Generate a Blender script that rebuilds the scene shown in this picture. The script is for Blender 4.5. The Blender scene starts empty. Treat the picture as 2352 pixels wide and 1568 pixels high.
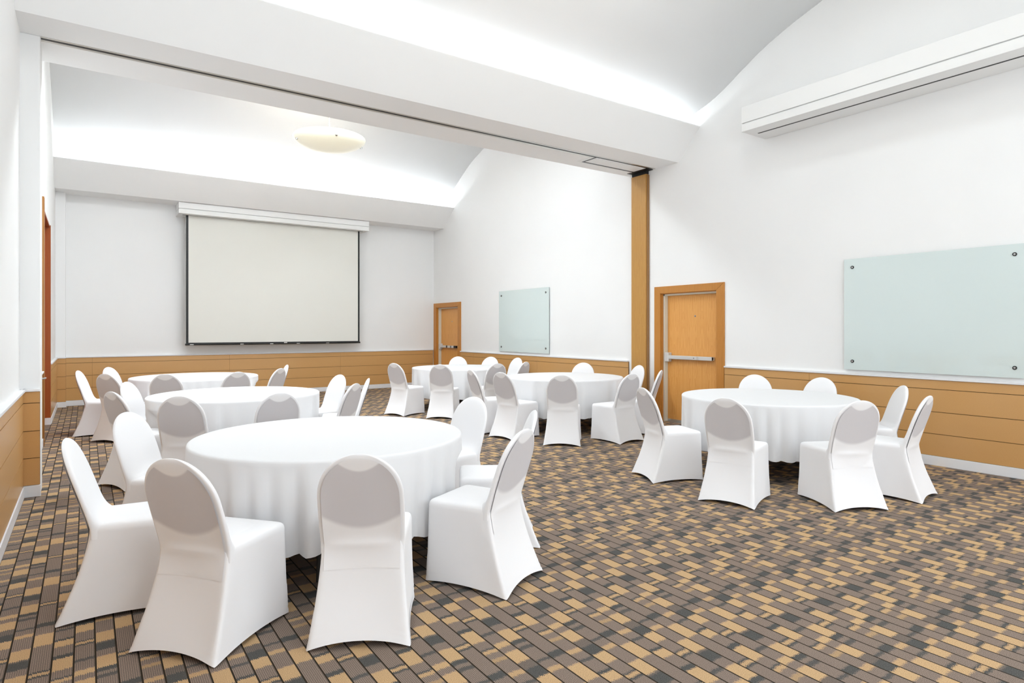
import bpy, math, random
from math import sin, cos, pi, radians, sqrt, hypot, exp

# ------------------------------------------------------------------ camera, world, light, exposure
scene = bpy.context.scene
COL = scene.collection
cam_d = bpy.data.cameras.new('camera')
cam_d.sensor_width = 36.0
cam_d.lens = 36.0 * 1415.2 / 2352.0
cam_d.shift_y = -(784.0 - 756.8) / 2352.0
cam_d.clip_start = 0.05
cam = bpy.data.objects.new('camera', cam_d)
COL.objects.link(cam)
cam.location = (0, 0, 1.48)
cam.rotation_euler = (radians(90), 0, radians(-34.65))
scene.camera = cam

world = bpy.data.worlds.new('world')
scene.world = world
world.use_nodes = True
world.node_tree.nodes['Background'].inputs[0].default_value = (0.82, 0.92, 1.0, 1)
world.node_tree.nodes['Background'].inputs[1].default_value = 0.0

scene.view_settings.view_transform = 'Standard'
scene.view_settings.look = 'None'
scene.view_settings.gamma = 1.0
scene.view_settings.use_curve_mapping = False
scene.view_settings.exposure = -0.36
scene.cycles.diffuse_bounces = 5
scene.cycles.glossy_bounces = 3
scene.cycles.use_adaptive_sampling = True
scene.cycles.adaptive_threshold = 0.12
scene.cycles.adaptive_min_samples = 20
scene.cycles.max_bounces = 6
scene.cycles.use_denoising = True

# room measures (metres): X across, Y towards the screen wall, Z up
XR, XL, YF, YB = 7.64, -0.48, 14.735, -1.8
ZS = 4.10                       # underside of the beams
C1, C2 = 2.6, 10.79             # middle of the two vaults
COVE_W, COVE_COL = 29.0, (0.88, 0.95, 1.0)
DOWN_W, DOWN_COL = 16.0, (0.88, 0.95, 1.0)

def cove_lamp(y, z, tilt, length=7.9, k=1.0):
    d = bpy.data.lights.new('cove_tube', 'AREA')
    d.shape = 'RECTANGLE'; d.size = length; d.size_y = 0.05
    d.energy = COVE_W * k; d.color = COVE_COL
    o = bpy.data.objects.new('cove_tube', d); COL.objects.link(o)
    o.location = ((XR + XL) / 2, y, z)
    o.rotation_euler = (radians(180) + radians(tilt), 0, 0)   # shines up, leaning towards the vault

# tubes lying in the troughs along the top of each beam
cove_lamp(6.26, 4.49, 18); cove_lamp(2 * C1 - 6.26, 4.49, -18)
cove_lamp(13.82, 4.49, 18, k=1.8); cove_lamp(2 * C2 - 13.82, 4.49, -18, k=2.3)

FILL_WINDOWS = [(0.35, 2.35), (2.85, 4.85), (5.35, 7.35)]; WZ0, WZ1 = 1.0, 3.7      # windows added behind the viewer as an unseen source of fill light
for _a, _b in FILL_WINDOWS:                                  # fill light for camera-facing surfaces, set in the added windows
    _d = bpy.data.lights.new('window_daylight', 'AREA'); _d.shape = 'RECTANGLE'; _d.size = _b - _a; _d.size_y = WZ1 - WZ0
    _d.energy = 7.0 * 3.14159 * _d.size * _d.size_y * 0.82; _d.color = (0.87, 0.945, 1.0)
    _o = bpy.data.objects.new('window_daylight', _d); COL.objects.link(_o)
    _o.location = ((_a + _b) / 2, YB - 0.12, (WZ0 + WZ1) / 2); _o.rotation_euler = (radians(90), 0, 0)

def down_lamp(loc, k=1.0, r=0.12):  # lamp inside each added ceiling light
    d = bpy.data.lights.new('downlight_lamp', 'AREA'); d.shape = 'DISK'; d.size = 2 * r * 0.98
    d.energy = DOWN_W * k; d.color = DOWN_COL
    o = bpy.data.objects.new('downlight_lamp', d); COL.objects.link(o); o.location = loc

def pendant_lamp(loc):
    d = bpy.data.lights.new('pendant_bulb', 'POINT')
    d.energy = 45; d.color = (1, 0.95, 0.86); d.shadow_soft_size = 0.12
    o = bpy.data.objects.new('pendant_bulb', d); COL.objects.link(o); o.location = loc

# ------------------------------------------------------------------ material helpers
class NT:
    def __init__(s, m):
        s.t = m.node_tree; s.n = s.t.nodes; s.l = s.t.links
        s.b = s.n['Principled BSDF']
    def add(s, typ, **kw):
        n = s.n.new(typ)
        for k, v in kw.items(): setattr(n, k, v)
        return n
    def put(s, sock, v):
        if hasattr(v, 'links') or hasattr(v, 'is_linked'): s.l.new(v, sock)
        else: sock.default_value = v
    def math(s, op, a, b=None, c=None, clamp=False):
        n = s.add('ShaderNodeMath', operation=op); n.use_clamp = clamp
        s.put(n.inputs[0], a)
        if b is not None: s.put(n.inputs[1], b)
        if c is not None: s.put(n.inputs[2], c)
        return n.outputs[0]
    def mix(s, f, a, b, mode='MIX'):
        n = s.add('ShaderNodeMix', data_type='RGBA', blend_type=mode)
        s.put(n.inputs[0], f)
        for i, v in ((6, a), (7, b)):
            if isinstance(v, tuple) and len(v) == 3: v = v + (1,)
            s.put(n.inputs[i], v)
        return n.outputs[2]
    def coord(s, out='Object'):
        return s.add('ShaderNodeTexCoord').outputs[out]
    def sep(s, v):
        n = s.add('ShaderNodeSeparateXYZ'); s.l.new(v, n.inputs[0]); return n.outputs
    def comb(s, x, y, z):
        n = s.add('ShaderNodeCombineXYZ')
        for i, v in enumerate((x, y, z)): s.put(n.inputs[i], v)
        return n.outputs[0]
    def noise(s, vec, scale, detail=2.0, rough=0.5, dist=0.0):
        n = s.add('ShaderNodeTexNoise'); s.l.new(vec, n.inputs['Vector'])
        n.inputs['Scale'].default_value = scale; n.inputs['Detail'].default_value = detail
        n.inputs['Roughness'].default_value = rough; n.inputs['Distortion'].default_value = dist
        return n.outputs['Fac']
    def white(s, w):
        n = s.add('ShaderNodeTexWhiteNoise', noise_dimensions='1D'); s.put(n.inputs['W'], w); return n.outputs['Value']
    def ramp(s, f, stops, interp='LINEAR'):
        n = s.add('ShaderNodeValToRGB'); n.color_ramp.interpolation = interp
        e = n.color_ramp.elements
        while len(e) < len(stops): e.new(0.5)
        for el, (p, c) in zip(e, stops):
            el.position = p; el.color = tuple(c) + (1,) if len(c) == 3 else c
        s.put(n.inputs[0], f); return n.outputs[0]
    def bump(s, h, strength=0.2, dist=0.002):
        n = s.add('ShaderNodeBump'); n.inputs['Strength'].default_value = strength
        n.inputs['Distance'].default_value = dist
        s.l.new(h, n.inputs['Height']); s.l.new(n.outputs[0], s.b.inputs['Normal'])

def mat(name, col=(0.8, 0.8, 0.8), rough=0.6, metal=0.0, spec=0.5):
    m = bpy.data.materials.new(name); m.use_nodes = True
    n = NT(m)
    n.b.inputs['Base Color'].default_value = tuple(col) + (1,)
    n.b.inputs['Roughness'].default_value = rough
    n.b.inputs['Metallic'].default_value = metal
    n.b.inputs['Specular IOR Level'].default_value = spec
    return m, n

def srgb(r, g, b, k=1.0):
    f = lambda c: (c / 12.92 if c <= 0.04045 else ((c + 0.055) / 1.055) ** 2.4)
    return tuple(min(0.95, f(c / 255.0) * k) for c in (r, g, b))

M = {}
def paint(name, col, rough, bump=0.08, mottle=0.02):
    m, n = mat(name, col, rough, spec=0.3)
    v = n.coord()
    f = n.noise(v, 1.3, 1)
    lo = tuple(c * (1 - mottle) for c in col); hi = tuple(min(1, c * (1 + mottle * 0.5)) for c in col)
    n.put(n.b.inputs['Base Color'], n.mix(f, lo, hi))
    M[name] = m
    return m
paint('wall_paint', (0.92, 0.92, 0.915), 0.75)
paint('ceiling_paint', (0.93, 0.93, 0.925), 0.8)
paint('trim_paint', (0.86, 0.86, 0.875), 0.45, 0.02)
paint('housing_paint', (0.85, 0.85, 0.84), 0.45, 0.02)
paint('frame_paint', srgb(226, 221, 205), 0.5, 0.02)

def carpet():
    m, n = mat('carpet', rough=0.95, spec=0.1)
    x, y, z = n.sep(n.coord())[:3]
    SW = 0.3227 / 4; P = 0.836
    sx = n.math('DIVIDE', n.math('SUBTRACT', x, 2.657 - SW / 2 - SW * 4 * 12), SW)
    i = n.math('MODULO', n.math('FLOOR', sx), 4.0)
    fx = n.math('FRACT', sx)
    # the tufts end unevenly: a comb of short steps along the borders between blocks
    rib = n.math('FLOOR', n.math('MULTIPLY', sx, 10.0))
    jag = n.math('MULTIPLY', n.math('SUBTRACT', n.white(n.math('ADD', rib, 0.37)), 0.5), 0.008)
    comb = n.math('MULTIPLY', n.math('SUBTRACT', n.math('GREATER_THAN', n.math('FRACT', n.math('MULTIPLY', sx, 10.0)), 0.5), 0.5), 0.007)
    yj = n.math('ADD', n.math('ADD', y, 20 * P), n.math('ADD', jag, comb))
    u = n.math('FRACT', n.math('DIVIDE', yj, P))
    T = srgb(236, 190, 130); t = srgb(228, 182, 124); T2 = srgb(206, 164, 110)
    R = srgb(164, 136, 117); R2 = srgb(128, 105, 90); D = srgb(44, 47, 46); D2 = srgb(70, 65, 60)
    dk = D
    def seq(items):
        """(start, colour) walking towards lower y; each colour lasts to the next start, the last to one period below the first"""
        segs = []
        for k, (y0, c) in enumerate(items):
            y1 = items[k + 1][0] if k + 1 < len(items) else items[0][0] - P
            segs.append((y1, y0, c))
        st = []
        for y1, y0, c in segs:
            lo = (y1 / P) % 1.0; ln = (y0 - y1) / P
            st.append((lo, c))
            if lo + ln > 1.0: st.append((0.0, c))
        return sorted(st, key=lambda q: q[0])
    S0 = [(2.666, D), (2.588, R), (2.522, T), (2.410, D), (2.372, R), (2.342, D2), (2.315, R), (2.206, D2), (2.186, R), (2.127, t), (2.093, R),
          (1.955, T), (1.843, R2)]
    S1 = [(2.523, D), (2.507, t), (2.480, D), (2.464, R), (2.228, D), (2.180, R), (2.085, T), (1.950, R)]
    S2 = [(2.638, D), (2.600, T), (2.482, R), (2.416, D2), (2.398, t), (2.368, R), (2.320, T2), (2.290, R), (2.190, t), (2.153, R), (2.097, D2),
          (2.075, R), (1.979, D), (1.958, T), (1.892, R)]
    S3 = [(2.742, D), (2.728, t), (2.701, D), (2.685, R), (2.545, D2), (2.518, R), (2.432, T), (2.384, R), (2.337, T), (2.235, R2), (2.172, D),
          (2.095, T), (2.008, R)]
    col = n.ramp(u, seq(S0), 'CONSTANT')
    for k, sq in ((1, S1), (2, S2), (3, S3)):
        col = n.mix(n.math('COMPARE', i, float(k), 0.5), col, n.ramp(u, seq(sq), 'CONSTANT'))
    # ribs of light and dark yarn running along each strip
    rf = n.math('FRACT', n.math('MULTIPLY', sx, 10.0))
    ribm = n.math('MULTIPLY', n.math('LESS_THAN', rf, 0.42), 0.62)
    lum = n.add('ShaderNodeRGBToBW'); n.l.new(col, lum.inputs[0])
    notTan = n.math('LESS_THAN', lum.outputs[0], 0.27)
    lowrib = n.math('MULTIPLY', ribm, n.math('ADD', n.math('MULTIPLY', notTan, 0.85), 0.1))
    col = n.mix(lowrib, col, dk)
    # speckle of the pile
    sp = n.noise(n.comb(x, y, 0.0), 330, 3, 0.7)
    col = n.mix(n.math('MULTIPLY', n.math('SUBTRACT', sp, 0.27), 2.3, clamp=True), n.mix(0.68, col, (0, 0, 0)), n.mix(0.16, col, (1, .95, .88)))
    # dark line between strips
    e = n.math('MINIMUM', fx, n.math('SUBTRACT', 1.0, fx))
    col = n.mix(n.math('LESS_THAN', e, 0.045), col, srgb(54, 47, 38))
    big = n.noise(n.comb(x, y, 0.0), 0.9, 3)
    col = n.mix(n.math('MULTIPLY', big, 0.12), col, n.mix(0.5, col, (0, 0, 0)))
    n.put(n.b.inputs['Base Color'], col)
    n.bump(n.math('ADD', sp, n.math('MULTIPLY', rf, 0.5)), 0.5, 0.003)
    M['carpet'] = m
carpet()

def wood(name, c1, c2, c3, rough=0.38, axis='z', rings=9.0, seed=0.0, rep=None):
    """veneer with cathedral grain running along z (or y)"""
    m, n = mat(name, c1, rough)
    x, y, z = n.sep(n.coord())[:3]
    if axis == 'z': a, b, g = n.math('ADD', x, y), z, z
    else: a, b, g = n.math('ADD', x, z), y, y
    if rep:                                       # veneer leaves repeat across the door
        a = n.math('PINGPONG', a, rep)
    aa = n.math('MULTIPLY', a, rings * 1.6)
    v = n.comb(n.math('ADD', aa, seed), n.math('MULTIPLY', b, 0.55), seed)
    f1 = n.noise(v, 1.6, 3, 0.55, 0.4)
    w = n.math('FRACT', n.math('MULTIPLY', f1, 9.0))
    fine = n.noise(n.comb(n.math('MULTIPLY', n.math('ADD', x, y), 180.0), n.math('MULTIPLY', b, 2.5), seed), 1.0, 3, 0.6)
    col = n.mix(w, c1, c2)
    col = n.mix(n.math('MULTIPLY', fine, 0.55), col, c3)
    n.put(n.b.inputs['Base Color'], col)
    n.bump(fine, 0.06, 0.001)
    M[name] = m
wood('door_oak', srgb(242, 184, 108), srgb(226, 160, 82), srgb(206, 136, 60), rep=0.18)
wood('casing_oak', srgb(210, 146, 68), srgb(192, 128, 52), srgb(166, 104, 40), rings=22, seed=3.1)
wood('pillar_oak', srgb(204, 156, 84), srgb(190, 140, 70), srgb(168, 120, 58), rings=6, seed=7.7)
wood('dark_casing_oak', srgb(176, 122, 58), srgb(160, 106, 46), srgb(132, 84, 32), rings=22, seed=3.1)
wood('red_oak', srgb(178, 92, 34), srgb(164, 80, 26), srgb(132, 60, 16), rings=14, seed=5.2)

def wainscot_mat():
    m, n = mat('wainscot_laminate', rough=0.27, spec=0.5)
    x, y, z = n.sep(n.coord())[:3]
    f = n.noise(n.comb(n.math('MULTIPLY', n.math('ADD', x, y), 90.0), n.math('MULTIPLY', z, 420.0), 0.0), 1.0, 2)
    g = n.noise(n.coord(), 1.1, 2)
    col = n.mix(f, srgb(202, 153, 95), srgb(217, 170, 110))
    col = n.mix(n.math('MULTIPLY', g, 0.25), col, srgb(192, 144, 88))
    n.put(n.b.inputs['Base Color'], col)
    n.bump(f, 0.03, 0.0006)
    M['wainscot'] = m
wainscot_mat()
M['groove'], _ = mat('groove_shadow_gap', srgb(92, 62, 32), 0.8)
M['black'], _ = mat('black_plastic', (0.006, 0.006, 0.006), 0.45)
M['dark_metal'], _ = mat('dark_metal', (0.06, 0.06, 0.06), 0.4, 0.6)
M['aluminium'], _ = mat('aluminium', (0.62, 0.61, 0.58), 0.35, 0.8)
M['grey_bar'], _ = mat('grey_painted_metal', srgb(214, 213, 210), 0.35, 0.2)
M['steel'], _ = mat('steel', (0.55, 0.55, 0.56), 0.3, 1.0)
M['screen'], _ = mat('screen_fabric', srgb(232, 231, 224), 0.85, spec=0.15)
M['plywood'], _ = mat('plywood', srgb(150, 112, 70), 0.6)

def glass_mat():
    m, n = mat('tinted_glass_board', rough=0.04, spec=0.55)
    v = n.coord()
    f = n.noise(v, 0.8, 2)
    col = n.mix(f, srgb(214, 227, 226), srgb(221, 232, 230))
    n.put(n.b.inputs['Base Color'], col)
    M['glass_board'] = m
glass_mat()

def fabric(name, col, weave=900.0, bump=0.06):
    m, n = mat(name, col, 0.85, spec=0.15)
    v = n.coord()
    f = n.noise(v, weave, 1)
    n.put(n.b.inputs['Base Color'], n.mix(f, tuple(c * 0.985 for c in col), tuple(min(1, c * 1.01) for c in col)))
    n.b.inputs['Sheen Weight'].default_value = 0.12
    M[name] = m
    return m, n
fabric('stretch_cover', (0.925, 0.918, 0.93))
fabric('table_linen', (0.835, 0.832, 0.84), 700.0)

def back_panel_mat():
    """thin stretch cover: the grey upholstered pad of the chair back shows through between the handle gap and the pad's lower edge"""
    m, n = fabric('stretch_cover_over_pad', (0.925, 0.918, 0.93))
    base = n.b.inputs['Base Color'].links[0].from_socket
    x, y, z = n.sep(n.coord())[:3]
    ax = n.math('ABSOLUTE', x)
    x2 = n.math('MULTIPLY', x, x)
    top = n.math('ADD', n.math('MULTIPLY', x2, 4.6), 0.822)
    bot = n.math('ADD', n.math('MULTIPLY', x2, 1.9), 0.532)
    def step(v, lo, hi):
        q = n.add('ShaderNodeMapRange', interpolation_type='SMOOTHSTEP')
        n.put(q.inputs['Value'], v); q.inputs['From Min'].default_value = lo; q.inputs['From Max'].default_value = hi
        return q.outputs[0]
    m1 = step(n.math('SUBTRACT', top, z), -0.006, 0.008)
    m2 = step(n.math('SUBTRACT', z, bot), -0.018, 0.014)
    pad = n.math('MULTIPLY', m1, m2)  # one painted grey for the pad showing through and the light it blocks
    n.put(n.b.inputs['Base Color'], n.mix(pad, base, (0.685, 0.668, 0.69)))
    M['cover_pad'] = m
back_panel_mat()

def pane_mat():
    m = bpy.data.materials.new('clear_pane'); m.use_nodes = True
    t = m.node_tree; t.nodes.remove(t.nodes['Principled BSDF'])
    tr = t.nodes.new('ShaderNodeBsdfTransparent'); tr.inputs[0].default_value = (0.95, 0.97, 0.96, 1)
    gl = t.nodes.new('ShaderNodeBsdfGlossy'); gl.inputs['Roughness'].default_value = 0.02
    mx = t.nodes.new('ShaderNodeMixShader'); mx.inputs[0].default_value = 0.05
    t.links.new(tr.outputs[0], mx.inputs[1]); t.links.new(gl.outputs[0], mx.inputs[2])
    t.links.new(mx.outputs[0], t.nodes['Material Output'].inputs[0])
    M['pane'] = m
pane_mat()

def bowl_mat():
    m, n = mat('lit_frosted_glass', srgb(250, 244, 220), 0.3)
    n.b.inputs['Emission Color'].default_value = (1.0, 0.97, 0.85, 1)
    n.b.inputs['Emission Strength'].default_value = 0.28
    M['bowl'] = m
bowl_mat()

# ------------------------------------------------------------------ mesh helpers
class MB:
    """collects vertices and faces of ONE piece"""
    def __init__(s): s.v = []; s.f = []
    def box(s, x0, x1, y0, y1, z0, z1, r=0.0):
        x0, x1 = min(x0, x1), max(x0, x1); y0, y1 = min(y0, y1), max(y0, y1); z0, z1 = min(z0, z1), max(z0, z1)
        b = len(s.v)
        s.v += [(x0, y0, z0), (x1, y0, z0), (x1, y1, z0), (x0, y1, z0), (x0, y0, z1), (x1, y0, z1), (x1, y1, z1), (x0, y1, z1)]
        s.f += [tuple(b + k for k in q) for q in ((3, 2, 1, 0), (4, 5, 6, 7), (0, 1, 5, 4), (1, 2, 6, 5), (2, 3, 7, 6), (3, 0, 4, 7))]
        return s
    def prism_x(s, pts, x0, x1):
        """closed outline of (y, z) points pushed from x0 to x1"""
        b = len(s.v); n = len(pts)
        s.v += [(x0, p[0], p[1]) for p in pts] + [(x1, p[0], p[1]) for p in pts]
        s.f += [tuple(b + k for k in range(n))[::-1], tuple(b + n + k for k in range(n))]
        s.f += [(b + k, b + (k + 1) % n, b + n + (k + 1) % n, b + n + k) for k in range(n)]
        return s
    def prism_yz(s, pts, x0, x1): return s.prism_x(pts, x0, x1)
    def tube(s, path, r, seg=10, cap=True):
        """round bar along a list of points"""
        import mathutils
        P = [mathutils.Vector(p) for p in path]; b = len(s.v); n = len(P)
        for k, p in enumerate(P):
            t = (P[min(k + 1, n - 1)] - P[max(k - 1, 0)]).normalized()
            up = mathutils.Vector((0, 0, 1)) if abs(t.z) < 0.9 else mathutils.Vector((1, 0, 0))
            a = t.cross(up).normalized(); c = a.cross(t)
            rr = r[k] if isinstance(r, (list, tuple)) else r
            for j in range(seg):
                q = p + (a * cos(2 * pi * j / seg) + c * sin(2 * pi * j / seg)) * rr
                s.v.append(tuple(q))
        for k in range(n - 1):
            for j in range(seg):
                s.f.append((b + k * seg + j, b + k * seg + (j + 1) % seg, b + (k + 1) * seg + (j + 1) % seg, b + (k + 1) * seg + j))
        if cap:
            s.f.append(tuple(b + j for j in range(seg))[::-1]); s.f.append(tuple(b + (n - 1) * seg + j for j in range(seg)))
        return s
    def lathe(s, prof, seg=48, close=False):
        """(r, z) outline turned about z"""
        b = len(s.v); n = len(prof)
        for r, z in prof:
            for j in range(seg): s.v.append((r * cos(2 * pi * j / seg), r * sin(2 * pi * j / seg), z))
        for k in range(n - 1):
            for j in range(seg):
                s.f.append((b + k * seg + j, b + k * seg + (j + 1) % seg, b + (k + 1) * seg + (j + 1) % seg, b + (k + 1) * seg + j))
        return s
    def mesh(s, name, m, smooth=False):
        me = bpy.data.meshes.new(name); me.from_pydata(s.v, [], s.f)
        me.materials.append(M[m] if isinstance(m, str) else m)
        if smooth: me.polygons.foreach_set('use_smooth', [True] * len(me.polygons))
        me.update(); return me
    def build(s, name, m, parent=None, loc=(0, 0, 0), smooth=False, bevel=0.0):
        o = bpy.data.objects.new(name, s.mesh(name, m, smooth)); COL.objects.link(o)
        o.location = loc
        if parent: o.parent = parent
        if bevel:
            bv = o.modifiers.new('bevel', 'BEVEL'); bv.width = bevel; bv.segments = 2; bv.limit_method = 'ANGLE'
        return o

def link_mesh(name, me, parent=None, loc=(0, 0, 0), rz=0.0):
    o = bpy.data.objects.new(name, me); COL.objects.link(o); o.location = loc; o.rotation_euler = (0, 0, rz)
    if parent: o.parent = parent
    return o
def empty(name, loc=(0, 0, 0), rz=0.0):
    o = bpy.data.objects.new(name, None); COL.objects.link(o); o.location = loc; o.rotation_euler = (0, 0, rz)
    o.empty_display_size = 0.1
    return o
def tag(o, label, cat, group=None):
    o['label'] = label; o['category'] = cat
    if group: o['group'] = group
    return o
def struct(o, label=None, cat=None):
    o['kind'] = 'structure'
    if label: o['label'] = label
    if cat: o['category'] = cat
    return o

# ------------------------------------------------------------------ the room
TH = 0.30
struct(MB().box(XL - 1.9, XR + TH, YB - TH, YF + TH, -0.12, 0).build('floor', 'carpet'),
       'brown, tan and charcoal block patterned carpet floor', 'floor')

# right-hand wall with two door recesses
D_NEAR = (5.735, 6.83); D_FAR = (13.40, 14.57); D_TOP = 2.07
def right_wall():
    b = MB()
    x0, x1, zt = XR, XR + TH, 6.25
    ys = [YB - TH, D_NEAR[0], D_NEAR[1], D_FAR[0], D_FAR[1], YF + TH]
    for k in (0, 2, 4): b.box(x0, x1, ys[k], ys[k + 1], 0, D_TOP)
    b.box(x0, x1, ys[0], ys[-1], D_TOP, zt)
    for d in (D_NEAR, D_FAR): b.box(x0 + 0.20, x1, d[0], d[1], 0, D_TOP)
    struct(b.build('wall_right', 'wall_paint'), 'long white wall with two wooden doors and glass boards', 'wall')
right_wall()

# left-hand wall with a tall double doorway
L0, L1, LT = 9.93, 12.05, 3.11
def left_wall():
    b = MB(); x1, x0, zt = XL, XL - TH, 6.25
    b.box(x0, x1, YB - TH, L0, 0, zt); b.box(x0, x1, L1, YF + TH, 0, zt); b.box(x0, x1, L0, L1, LT, zt)
    # lobby behind the doorway
    b.box(x0 - 1.5, x0 - 1.4, L0 - 0.6, L1 + 0.6, 0, LT + 0.2); b.box(x0 - 1.4, x0, L0 - 0.6, L0 - 0.5, 0, LT + 0.2)
    b.box(x0 - 1.4, x0, L1 + 0.5, L1 + 0.6, 0, LT + 0.2); b.box(x0 - 1.4, x0, L0 - 0.6, L1 + 0.6, LT + 0.1, LT + 0.2)
    struct(b.build('wall_left', 'wall_paint'), 'white wall beside the camera with a tall doorway', 'wall')
left_wall()
struct(MB().box(XL - TH, XR + TH, YF, YF + TH, 0, 6.25).build('wall_far', 'wall_paint'), 'white end wall behind the lowered projection screen', 'wall')
def back_wall():
    b = MB(); xs = [XL - TH] + [q for w in FILL_WINDOWS for q in w] + [XR + TH]
    for k in range(0, len(xs), 2): b.box(xs[k], xs[k + 1], YB - TH, YB, 0, 6.25)
    for a, c in FILL_WINDOWS: b.box(a, c, YB - TH, YB, 0, WZ0).box(a, c, YB - TH, YB, WZ1, 6.25)
    struct(b.build('wall_back', 'wall_paint'), 'white end wall with tall windows behind the viewer', 'wall')
    for k, (a, c) in enumerate(FILL_WINDOWS):  # added windows that carry the fill light
        w = empty('window_%d' % (k + 1)); struct(w, 'tall white framed window in the wall behind the viewer', 'window')
        y0, y1 = YB - 0.20, YB - 0.14
        MB().box(a, a + 0.05, y0, y1, WZ0, WZ1).box(c - 0.05, c, y0, y1, WZ0, WZ1).box(a + 0.05, c - 0.05, y0, y1, WZ0, WZ0 + 0.05)\
            .box(a + 0.05, c - 0.05, y0, y1, WZ1 - 0.05, WZ1).build('window_frame', 'trim_paint', w)
        MB().box((a + c) / 2 - 0.025, (a + c) / 2 + 0.025, y0, y1, WZ0 + 0.05, WZ1 - 0.05).build('mullion', 'trim_paint', w)
        for p, q in ((a + 0.05, (a + c) / 2 - 0.025), ((a + c) / 2 + 0.025, c - 0.05)):
            MB().box(p, q, YB - 0.172, YB - 0.168, WZ0 + 0.05, WZ1 - 0.05).build('pane', 'pane', w)
        MB().box(a - 0.04, c + 0.04, YB - 0.14, YB + 0.05, WZ0 - 0.03, WZ0).build('window_sill', 'trim_paint', w)
back_wall()

# pilasters: partition stop on the left wall, corner column by the far wall
struct(MB().box(XL - 0.02, -0.338, 6.92, 7.22, 0, ZS).build('trim_1', 'wall_paint', bevel=0.008),
       'shallow white pilaster under the left end of the beam', 'pilaster')
struct(MB().box(XL - 0.02, -0.325, 14.53, YF + 0.02, 0, ZS).build('trim_2', 'wall_paint', bevel=0.008),
       'narrow white corner column left of the screen wall', 'column')

# vaults
def vault(c, prof, name, label):
    pts = [(c - o, z) for o, z in reversed(prof)] + [(c + o, z) for o, z in prof[1:]]
    # smooth the outline with a Catmull-Rom pass
    out = []
    for k in range(len(pts) - 1):
        p0 = pts[max(k - 1, 0)]; p1 = pts[k]; p2 = pts[k + 1]; p3 = pts[min(k + 2, len(pts) - 1)]
        for q in range(6):
            t = q / 6.0
            out.append(tuple(0.5 * (2 * p1[i] + (p2[i] - p0[i]) * t + (2 * p0[i] - 5 * p1[i] + 4 * p2[i] - p3[i]) * t * t
                                    + (3 * p1[i] - p0[i] - 3 * p2[i] + p3[i]) * t ** 3) for i in (0, 1)))
    out.append(pts[-1])
    b = MB(); n = len(out); x0, x1 = XL - 0.1, XR + 0.1
    for (y, z) in out: b.v += [(x0, y, z), (x1, y, z), (x0, y, z + 0.18), (x1, y, z + 0.18)]
    for k in range(n - 1):
        a, c_ = 4 * k, 4 * k + 4
        b.f += [(a, c_, c_ + 1, a + 1), (a + 2, a + 3, c_ + 3, c_ + 2), (a, a + 2, c_ + 2, c_), (a + 1, c_ + 1, c_ + 3, a + 3)]
    struct(b.build(name, 'ceiling_paint', smooth=True), label, 'ceiling')
PROF1 = [(0, 5.93), (0.7, 5.88), (1.2, 5.77), (1.56, 5.634), (1.945, 5.511), (2.347, 5.352), (2.63, 5.206), (3.115, 4.93), (3.515, 4.788), (3.76, 4.73)]
PROF2 = [(0, 5.95), (0.7, 5.90), (1.1, 5.82), (1.46, 5.70), (1.99, 5.506), (2.47, 5.257), (2.81, 5.06), (3.13, 4.93)]
vault(C1, PROF1, 'ceiling', 'white vaulted ceiling over the nearer tables')
vault(C2, PROF2, 'ceiling.001', 'white vaulted ceiling over the far tables')

# beams with light troughs
def half_beam_outline(y_edge, y_lip, y_up, z_up, wall_y):
    s = 1 if wall_y > y_edge else -1
    return [(y_edge, ZS), (wall_y, ZS), (wall_y, z_up), (y_up, z_up), (y_up, 4.47), (y_lip + s * 0.13, 4.47), (y_lip + s * 0.035, 4.558),
            (y_lip, 4.558), (y_lip, 4.544)]
X0B, X1B = XL - 0.05, XR + 0.05
mid = MB().prism_x([(6.47, ZS), (7.55, ZS), (7.97, 4.544), (7.97, 4.558), (7.935, 4.558), (7.84, 4.47), (7.68, 4.47), (7.68, 4.96), (6.34, 4.96),
                    (6.34, 4.47), (6.18, 4.47), (6.085, 4.558), (6.05, 4.558), (6.05, 4.544)], X0B, X1B).build('trim_3', 'ceiling_paint')
struct(mid, 'wide white ceiling beam with folding wall track across the room', 'beam')
struct(MB().prism_x(half_beam_outline(14.17, 13.62, 13.91, 4.96, YF + 0.05), X0B, X1B).build('trim_4', 'ceiling_paint'),
       'white half beam above the projection screen', 'beam')
struct(MB().prism_x(half_beam_outline(-1.27, -0.85, -1.15, 4.75, YB - 0.05), X0B, X1B).build('trim_5', 'ceiling_paint'),
       'white half beam above the wall behind the viewer', 'beam')
# folding wall track let into the beam: bright flanges either side of black slots
def strip(name, m, x0, x1, y0, y1, dz=0.004):
    MB().box(x0, x1, y0, y1, ZS - dz, ZS + 0.01).build(name, m, mid)
strip('track_flange', 'aluminium', -0.335, 7.62, 6.918, 6.945); strip('track_flange', 'aluminium', -0.335, 6.36, 6.99, 7.03)
strip('track_slot', 'black', -0.335, 7.60, 6.945, 6.99, 0.003)
strip('track_flange', 'housing_paint', 6.46, 7.46, 6.985, 7.01); strip('track_slot', 'black', 6.36, 6.40, 6.985, 7.27, 0.003)
strip('track_flange', 'housing_paint', 6.30, 6.36, 7.025, 7.32); strip('track_slot', 'black', 6.36, 7.52, 7.27, 7.30, 0.003)
strip('track_flange', 'housing_paint', 6.36, 7.52, 7.30, 7.335); strip('pocket_cover', 'housing_paint', 6.43, 7.46, 7.03, 7.25, 0.006)
strip('track_slot', 'black', 7.48, 7.64, 6.985, 7.42, 0.005)

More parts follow.
